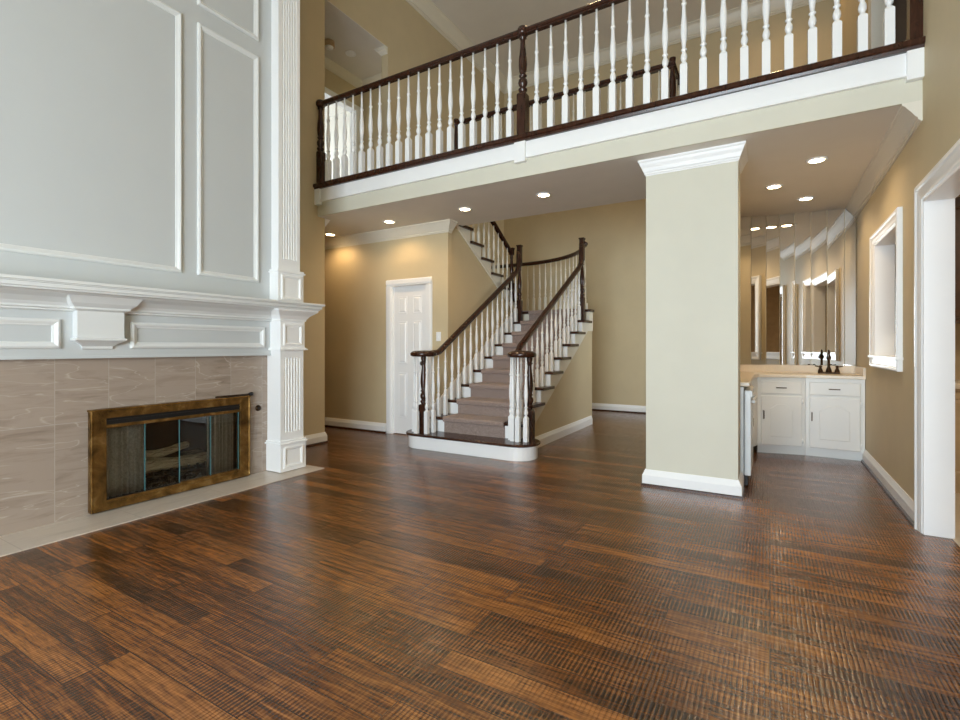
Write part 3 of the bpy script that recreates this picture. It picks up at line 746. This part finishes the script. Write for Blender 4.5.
q.build('bottom_tread', M['wood'], st)
MB().box(SX0, -2.33, 4.75, 7.09, .0, .15).build('carriage', M['cream'], st)
for k in range(2, 10):
    y = ny(k); z = k*RS
    MB().prism([(y, z-.016), (y+.006, z-.006), (y+.014, z), (y+.345, z), (y+.345, z-.034), (y+.012, z-.034), (y+.004, z-.028)], SX0, -2.262, 'x').build('tread', M['wood'], st)
    MB().box(SX0, -2.312, y+.03, y+.05, z-RS, z-.034).build('riser', M['white'], st)
q = MB()
for k in range(2, 11):
    y = ny(k); z = k*RS; yn = ny(k+1)
    q.prism([(y+.016, z-RS), (y+.03, z-RS), (y+.03, z-.036), (y, z-.034), (y-.002, z-.004), (y+.012, z), (yn+.03 if k < 10 else y+.3, z), (yn+.03 if k < 10 else y+.3, z+.013), (y+.004, z+.013), (y-.01, z+.006), (y-.016, z-.008), (y-.015, z-.036), (y-.008, z-.046), (y+.016, z-.05)], -3.265, -2.475, 'x')
q.build('carpet_runner', M['carpet'], st)
# outer string on the right, sawtooth above
saw = [(4.76, .0)]
for k in range(2, 10): saw += [(ny(k)+.05, (k-1)*RS-.034 if k > 2 else .142), (ny(k)+.05, k*RS-.034)]
saw += [(7.25, 9*RS-.034), (7.25, 1.717-.036)]
saw = [(4.76, 0), (4.76, .14)]
for k in range(2, 10): saw += [(ny(k)+.04, (k-1)*RS-.034 if k > 2 else .14), (ny(k)+.04, k*RS-.034)]
saw += [(ny(10)+.04, 9*RS-.034), (ny(10)+.04, 1.68), (7.3, 1.68), (7.3, 1.40), (7.07, nose(7.07)-.325), (4.76, nose(4.76)-.325)]
MB().prism(saw, -2.33, SX1, 'x').build('outer_string', M['cream'], st)
low = [(4.76, 0), (4.76, nose(4.76)-.325), (7.07, nose(7.07)-.325), (7.3, 1.40), (7.3, 0)]
MB().prism(low, -2.42, -2.322, 'x').build('spandrel_wall', M['wall'], st)
# landing drum
def arc(dx=0, n=26):
    a_, b_ = 1.62+dx, 1.5+dx
    return [(-3.94+a_*math.cos(t_), 6.8+b_*math.sin(t_)) for t_ in [math.radians(17.5)+(PI/2-math.radians(17.5))*i/n for i in range(n+1)]]
poly = [(-2.33, 7.10), (-2.33, 7.25)]+arc()[1:]+[(XL, 8.3), (XL, 7.03), (-3.46, 7.03), (-3.46, 7.10)]
MB().prism(poly, 0, 1.42).build('landing_drum', M['wall'], st)
MB().prism([(x, y) for x, y in poly], 1.42, 1.68).build('landing_fascia', M['cream'], st)
polyo = [(-2.27, 7.075), (-2.27, 7.25)]+arc(.04)[1:]+[(XL, 8.34), (XL, 7.05), (-3.46, 7.05), (-3.46, 7.075)]
MB().prism(polyo, 1.68, 1.717).build('landing_floor', M['wood'], st)
MB().prism([(-2.48, 7.3), (-2.6, 7.5)]+arc(-.14)[8:]+[(XL+.02, 8.1), (XL+.02, 7.0), (-3.25, 7.0), (-3.25, 7.05), (-2.48, 7.05)], 1.717, 1.729).build('landing_carpet', M['carpet'], st)
ap = [(-2.352, 7.09)]+arc(-.05)+[(XL+.05, 8.25)]
MB().sweep([(x, y, 1.717) for x, y in ap], [(-.03, 0), (.03, 0), (.03, .09), (-.03, .09)]).build('landing_curb', M['cream'], st)
LT = 2.715
MB().sweep([(-2.356, 6.98, LT-.063)]+[(x, y, LT-.063) for x, y in ap], RAIL, smooth=True).build('landing_handrail', M['wood'], st)
# balusters spaced along the landing curve
def along(pts, step, start):
    out = []; need = start
    for (x0_, y0_), (x1_, y1_) in zip(pts, pts[1:]):
        d = math.hypot(x1_-x0_, y1_-y0_)
        while need <= d: t_ = need/d; out.append((x0_+(x1_-x0_)*t_, y0_+(y1_-y0_)*t_)); need += step
        need -= d
    return out
me = baluster_mesh(LT-.063-1.807, .018, 'cream')
for x, y in along(ap, .128, .07): put('landing_baluster', me, st, (x, y, 1.807))
# baseboards of the stair
bs = MB().sweep([(-2.322, 4.92, 0), (-2.322, 7.25, 0)]+[(x+.008, y, 0) for x, y in arc()[2::4]], [(a, b) for a, b in BASE]).build('baseboard', M['white'], st)
# lower handrails
def zr(y): return nose(y)+.75-.063
def lower_rail(x, xn, yn):
    path = [(x, yn-.02, 1.055), (x, yn+.08, 1.062), (x, yn+.17, zr(yn+.19)-.01)]
    y = yn+.26
    while y < 6.84: path.append((x, y, zr(y))); y += .12
    path += [(x, 6.86, zr(6.86)), (x, 6.91, zr(6.91)+.02), (x, 6.94, zr(6.94)+.05), (x, 6.955, 2.56), (x, 6.958, 2.66)]
    MB().sweep(path, RAIL, side=(1, 0, 0), smooth=True).build('handrail', M['wood'], st)
    MB().lathe([(.06, 1.045), (.13, 1.05), (.152, 1.06), (.155, 1.085), (.145, 1.10), (.12, 1.115), (.03, 1.121)], (xn, yn, 0), 28).build('volute', M['wood'], st)
    nd = .062 if x > -3 else 0
    put('newel_post', newel_mb(1.05-.172, .042, .32).mesh('newel_post', M['wood']), st, (xn+nd, yn+nd, .172))
    put('newel_post', newel_mb(2.75-1.545, .036, .34, top=.32).mesh('newel_post', M['wood']), st, (x, 6.965, 1.545 if x > -3 else 1.545))
VL, VR = (-3.475, 4.62), (-2.275, 4.75)
lower_rail(-3.375, *VL); lower_rail(-2.365, *VR)
mv = baluster_mesh(1.05-.172, .023)
for cx_, cy_, angs in ((*VL, (195, 262, 325, 20)), (*VR, (170, 205, 240, 275, 318))):
    for a in angs: put('baluster', mv, st, (cx_+.115*math.cos(math.radians(a)), cy_+.115*math.sin(math.radians(a)), .172))
for x in (-3.375, -2.365):
    for k in range(2, 10):
        for dy in (.055, .20):
            y = ny(k)+dy
            if y > 6.93: continue
            put('baluster', baluster_mesh(zr(y)+.004-k*RS, .021), st, (x, y, k*RS))
# upper flight back towards the camera
def uy(k): return 6.52-.288*(k-13)
def unose(y): return 13*RS+.5962*(6.40-y)
UX = -3.46
for k in range(11, 18):
    y = uy(k); z = k*RS
    MB().prism([(y, z-.016), (y-.012, z), (y-.335, z), (y-.335, z-.034), (y-.012, z-.034)], XL+.001, UX+.04, 'x').build('tread', M['wood'], st)
    MB().box(XL+.001, UX-.002, y-.05, y-.03, z-RS, z-.034).build('riser', M['white'], st)
def ul(y): return 2.649-.604*(y-5.38)
us = []
for k in range(11, 18): us += [(uy(k)-.04, (k-1)*RS-.034 if k > 11 else 1.717), (uy(k)-.04, k*RS-.034)]
us += [(uy(18)-.04, 17*RS-.034), (uy(18)-.04, 2.80), (5.13, ul(5.13)), (7.04, ul(7.04)), (7.04, 1.717)]
MB().prism(us, UX-.02, UX+.01, 'x').build('upper_string', M['cream'], st)
uw = [(5.2, 0), (5.2, SOF), (5.265, SOF), (7.04, ul(7.04)), (7.04, 0)]
MB().prism(uw, UX-.10, UX-.008, 'x').build('side_wall', M['wall'], st)
sk = [(4.80, .172), (4.80, nose(4.80)+.08), (7.0, nose(7.0)+.08), (7.0, nose(7.0)-.1), (5.0, nose(5.0)-.3)]
MB().prism(sk, UX-.006, UX+.008, 'x').build('skirt_board', M['white'], st)
def zu(y): return unose(y)+.715-.063
MB().sweep([(UX-.02, 6.90, zu(6.90)), (UX-.02, 6.8, zu(6.8)), (UX-.02, 6.0, zu(6.0)), (UX-.02, 5.31, zu(5.31))], RAIL, side=(-1, 0, 0)).build('upper_handrail', M['wood'], st)
put('newel_post', newel_mb(2.70-1.86, .034, .3, top=.1).mesh('newel_post', M['wood']), st, (UX-.01, 6.88, 1.86))
for k in range(12, 18):
    for dy in (.06, .20):
        y = uy(k)-dy
        if y < 5.42 or y > 6.84: continue
        put('baluster', baluster_mesh(zu(y)+.004-k*RS, .018, 'cream'), st, (UX-.02, y, k*RS))

# ------------------------------------------------------------------ wet bar
CF = [(-.80, 6.10), (-.22, 6.10), (-.12, 6.19), (.325, 6.275), (.825, 6.245)]
bar_z = .832
LEFTX = -.17
names = ['leftmost', 'second', 'third', 'fourth', 'fifth', 'sixth', 'seventh', 'eighth', 'ninth', 'rightmost']
lab = ['narrow mirror panel hidden mostly behind the column at the wet bar', 'tall mirror panel mostly hidden behind the column edge at the wet bar',
       'tall mirror panel touching the right edge of the column', 'second visible tall mirror panel right of the column',
       'third visible tall mirror panel right of the column', 'fourth visible tall mirror panel right of the column',
       'tall mirror panel just left of the wet bar faucet', 'tall mirror panel directly behind the bronze faucet',
       'tall mirror panel just right of the bronze faucet', 'tall mirror panel in the corner next to the right wall']
for i in range(len(MP)-1):
    (xa, ya), (xb, yb) = MP[i], MP[i+1]
    d = Vector((xb-xa, yb-ya, 0)).normalized(); nn = Vector((d.y, -d.x, 0)); g_ = .0035
    A = Vector((xa, ya, 0))+d*g_; B = Vector((xb, yb, 0))-d*g_
    poly = [(A.x, A.y), (B.x, B.y), (B.x-nn.x*.006, B.y-nn.y*.006), (A.x-nn.x*.006, A.y-nn.y*.006)]
    o = MB().prism(poly, .952, SOF-.003).build('mirror_panel', M['mirror'], origin=((xa+xb)/2, (ya+yb)/2, .952))
    o.data.materials.append(M['black'])
    for f_ in o.data.polygons:
        if abs(f_.normal.dot(nn)) < .9: f_.material_index = 1
    tag(o, lab[i], 'mirror', 'mirror panels behind the wet bar')
# cabinets
HX = [(0, .0)]
def cab_face(cab, A, B, hinge_right=True, one=True):
    """door with arched raised panel and a drawer on the face from A to B (left to right as seen)"""
    A = Vector((*A, 0)); B = Vector((*B, 0)); d = (B-A).normalized(); N = Vector((d.y, -d.x, 0)); L = (B-A).length
    def P(u, z, o=0): return tuple(A+d*u+N*o+Vector((0, 0, z)))
    m_ = .035
    def slab(z0_, z1_, nm):
        q = MB(); q.frame([P(m_, z0_), P(L-m_, z0_), P(L-m_, z1_), P(m_, z1_)], N, [(0, 0), (0, .014), (.004, .019), (.012, .020)], fill=1); return q
    q = slab(.655, .79, 'drawer')
    dr_ = q.build('drawer', M['cab'], cab, label=None)
    uc = L/2
    h_ = MB().sweep([P(uc-.045, .722, .02), P(uc-.04, .722, .036), P(uc+.04, .722, .036), P(uc+.045, .722, .02)], [(-.005, -.005), (.005, -.005), (.005, .005), (-.005, .005)])
    h_.build('drawer_pull', M['bronze'], dr_)
    q = slab(.10, .635, 'door')
    u0, u1, zb, zt = m_+.05, L-m_-.05, .155, .525
    out = [P(u0, zb, .02), P(u1, zb, .02), P(u1, zt, .02)]
    n_ = 14; w_ = u1-u0
    for i in range(1, n_):
        t_ = i/n_; u = u1-w_*t_; s_ = min(1, max(0, (.5-abs(t_-.5))/.38)); out.append(P(u, zt+.058*(.5-.5*math.cos(PI*s_)), .02))
    out.append(P(u0, zt, .02))
    q.frame(out, N, [(0, 0), (.003, -.017), (.016, -.017), (.040, .002), (.044, .003)], fill=1)
    dd = q.build('door', M['cab'], cab)
    us_ = m_+.022 if hinge_right else L-m_-.022
    MB().sweep([P(us_, .47, .02), P(us_, .465, .038), P(us_, .39, .038), P(us_, .385, .02)], [(-.005, -.005), (.005, -.005), (.005, .005), (-.005, .005)], side=tuple(d)).build('door_handle', M['bronze'], dd)
    uh = L-m_+.004 if hinge_right else m_-.004
    for z in (.16, .58): MB().lathe([(.005, z-.025), (.005, z+.025)], P(uh, 0, .016), 8).build('hinge', M['white'], dd)
def cab_body(cab, poly, toe):
    MB().prism(poly, .085, bar_z).build('body', M['cab'], cab)
    MB().prism(toe, .0, .085).build('toe_kick', M['cab'], cab)
c1 = thing('bar_cabinet', (.1, 6.45, 0), 'white wet bar cabinet unit in the middle with arched door handle on its left', 'cabinet')
cab_body(c1, [CF[2], CF[3], (.34, 6.815), (.10, 6.80), (-.04, 6.76), (-.12, 6.72)], [(-.12, 6.245), (.325, 6.33), (.34, 6.8), (-.12, 6.7)])
cab_face(c1, CF[2], CF[3])
c2 = thing('bar_cabinet', (.58, 6.5, 0), 'white wet bar cabinet unit under the faucet, in the corner by the right wall', 'cabinet')
cab_body(c2, [(.327, 6.275), CF[4], (.825, 6.82), (.345, 6.818)], [(.327, 6.33), (.825, 6.30), (.825, 6.82), (.345, 6.81)])
cab_face(c2, CF[3], CF[4])
c3 = thing('bar_cabinet', (-.4, 5.8, 0), 'narrow white side cabinet unit between the appliance and the middle wet bar cabinet', 'cabinet')
cab_body(c3, [(-.78, 5.42), (-.18, 5.42), (-.18, 6.0), (-.122, 6.188), (-.122, 6.70), (-.19, 6.69), (-.42, 6.5), (-.55, 6.34), (-.78, 6.2)], [(-.78, 5.42), (-.24, 5.42), (-.24, 6.02), (-.18, 6.2), (-.18, 6.6), (-.78, 6.2)])
cab_face(c3, (-.18, 5.44), (-.18, 5.99), hinge_right=True)
# countertop with backsplash
ct = thing('bar_countertop', (.2, 6.4, bar_z), 'cream wet bar countertop with low backsplash below the mirror panels', 'countertop')
ctp = [(-.795, 4.63), (-.145, 4.63), (-.145, 5.98), (-.105, 6.145), (.33, 6.235), (.828, 6.205)]+[(x, y-.012) for x, y in MP[::-1]]+[(-.795, 6.2)]
MB().prism(ctp, bar_z+.001, .868).build('slab', M['counter'], ct, bevel=.005)
bsp = [(x, y-.012) for x, y in MP]
MB().prism([(x, y-.014) for x, y in MP]+[(x, y-.036) for x, y in MP[::-1]], .868, .95).box(.806, .828, 6.21, 6.79, .868, .95).build('backsplash', M['counter'], ct)
# faucet
fx, fy, fz_ = .555, 6.60, .869
fa = thing('bar_faucet', (fx, fy, fz_), 'bronze two-handle bar faucet on the cream countertop', 'faucet')
MB().box(fx-.10, fx+.10, fy-.025, fy+.025, fz_, fz_+.018).build('base_plate', M['bronze'], fa, bevel=.006)
MB().lathe([(.03, fz_+.018), (.022, fz_+.05), (.013, fz_+.075), (.012, fz_+.15), (.02, fz_+.155), (.024, fz_+.175), (.018, fz_+.195), (.012, fz_+.2), (.013, fz_+.225), (.009, fz_+.25), (.003, fz_+.262)], (fx, fy, 0), 16).build('column', M['bronze'], fa)
q = MB().sweep([(fx, fy, fz_+.175), (fx, fy-.05, fz_+.20), (fx, fy-.10, fz_+.195), (fx, fy-.125, fz_+.16)], [(.011*math.cos(a), .011*math.sin(a)) for a in [2*PI*i/8 for i in range(8)]], side=(1, 0, 0), smooth=True)
q.build('spout', M['bronze'], fa)
for s_ in (-1, 1):
    h_ = MB().lathe([(.026, fz_+.018), (.020, fz_+.04), (.012, fz_+.055), (.012, fz_+.07), (.018, fz_+.078), (.008, fz_+.088)], (fx+s_*.075, fy, 0), 14)
    h_.sweep([(fx+s_*.075, fy, fz_+.072), (fx+s_*.125, fy-.01, fz_+.082)], [(.006*math.cos(a), .006*math.sin(a)) for a in [2*PI*i/8 for i in range(8)]])
    h_.build('handle', M['bronze'], fa)
# appliance under the counter beside the column
ap_ = thing('undercounter_appliance', (-.45, 4.95, 0), 'white under-counter appliance seen edge-on beside the column', 'appliance')
MB().box(-.78, -.19, 4.66, 5.30, .02, .825).build('body', M['appl'], ap_)
MB().box(-.185, -.135, 4.655, 5.30, .09, .80).build('door', M['appl'], ap_, bevel=.008)
MB().box(-.20, -.16, 4.66, 5.29, .012, .085).build('kick_plate', M['black'], ap_)
MB().sweep([(-.136, 4.74, .70), (-.115, 4.745, .70), (-.112, 5.2, .70), (-.136, 5.21, .70)], [(-.008, -.012), (.008, -.012), (.008, .012), (-.008, .012)]).build('handle', M['appl'], ap_, bevel=.003)
MB().box(-.136, -.128, 4.66, 5.29, .745, .795).build('control_strip', M['appl'], ap_)

# ------------------------------------------------------------------ recessed lights, smoke detector
def downlight(x, y, z, label, group, power=LAMP, r=.075, col=(1, .66, .34)):
    t_ = thing('recessed_light', (x, y, z), label, 'ceiling light', group)
    MB().lathe([(r*.72, z-.001), (r*.8, z-.010), (r, z-.008), (r*1.06, z-.001)], (x, y, 0), 28).build('trim_ring', M['white'], t_)
    MB().lathe([(r*.78, z-.0015), (r*.72, z-.006), (.004, z-.0075)], (x, y, 0), 24).build('lamp_lens', M['lamp' if power else 'white'], t_)
    if not power: return t_
    l = bpy.data.lights.new('lamp_light', 'SPOT'); l.energy = power; l.color = col; l.spot_size = math.radians(150); l.spot_blend = .6; l.shadow_soft_size = .06
    o = bpy.data.objects.new('lamp_light', l); COL.objects.link(o); o.parent = t_; o.location = (0, 0, -.02)
    return t_
G1 = 'recessed lights under the balcony'
downlight(-5.25, 4.84, SOF, 'recessed ceiling light in the hall by the left wall edge', G1)
downlight(-4.08, 4.72, SOF, 'recessed ceiling light in front of the white six-panel door', G1)
downlight(-2.97, 4.72, SOF, 'recessed ceiling light above the left foot of the stairs', G1)
downlight(-2.0, 4.69, SOF, 'recessed ceiling light nearest the left side of the column', G1)
G2 = 'recessed lights over the wet bar'
downlight(.336, 4.97, SOF, 'recessed ceiling light over the bar area nearest the balcony edge', G2, 8, .075, (1, .76, .5))
downlight(.033, 5.58, SOF, 'recessed ceiling light over the bar area nearest the column', G2, 8, .075, (1, .76, .5))
downlight(.325, 6.2, SOF, 'recessed ceiling light closest to the mirror panels', G2, 8, .075, (1, .76, .5))
downlight(-5.22, 5.2, 5.4, 'small recessed ceiling light in the upstairs passage behind the balcony', None, 0)
sd = thing('smoke_detector', (-5.28, 4.85, 5.4), 'round beige smoke detector on the upstairs passage ceiling', 'smoke detector')
MB().lathe([(.075, 5.4), (.075, 5.33), (.06, 5.325)], (-5.28, 4.85, 0), 24).build('housing', M['backsplash'], sd)
MB().lathe([(.06, 5.327), (.052, 5.31), (.01, 5.305)], (-5.28, 4.85, 0), 24).build('cover', M['white'], sd)
G3 = 'added unseen lights in the high ceiling'  # out of view, added to warm the stairwell back wall
for x_, y_ in ((-.3, 6.4), (-2.0, 5.6), (.1, 7.8)):
    downlight(x_, y_, ZC, 'added unseen light in the high ceiling over the stairwell', G3, 12, .085)
kl = thing('kitchen_fill_light', (2.4, 3.6, 2.7), 'added unseen ceiling light in the kitchen beyond the doorway', 'ceiling light')  # unseen fixture, added to brighten the kitchen
MB().box(2.1, 2.7, 3.3, 3.9, 2.66, 2.7).build('diffuser', M['white'], kl)
l = bpy.data.lights.new('lamp_light', 'AREA'); l.size = .6; l.energy = 14; l.color = (1, .88, .7)
o = bpy.data.objects.new('lamp_light', l); COL.objects.link(o); o.parent = kl; o.location = (0, 0, -.06)
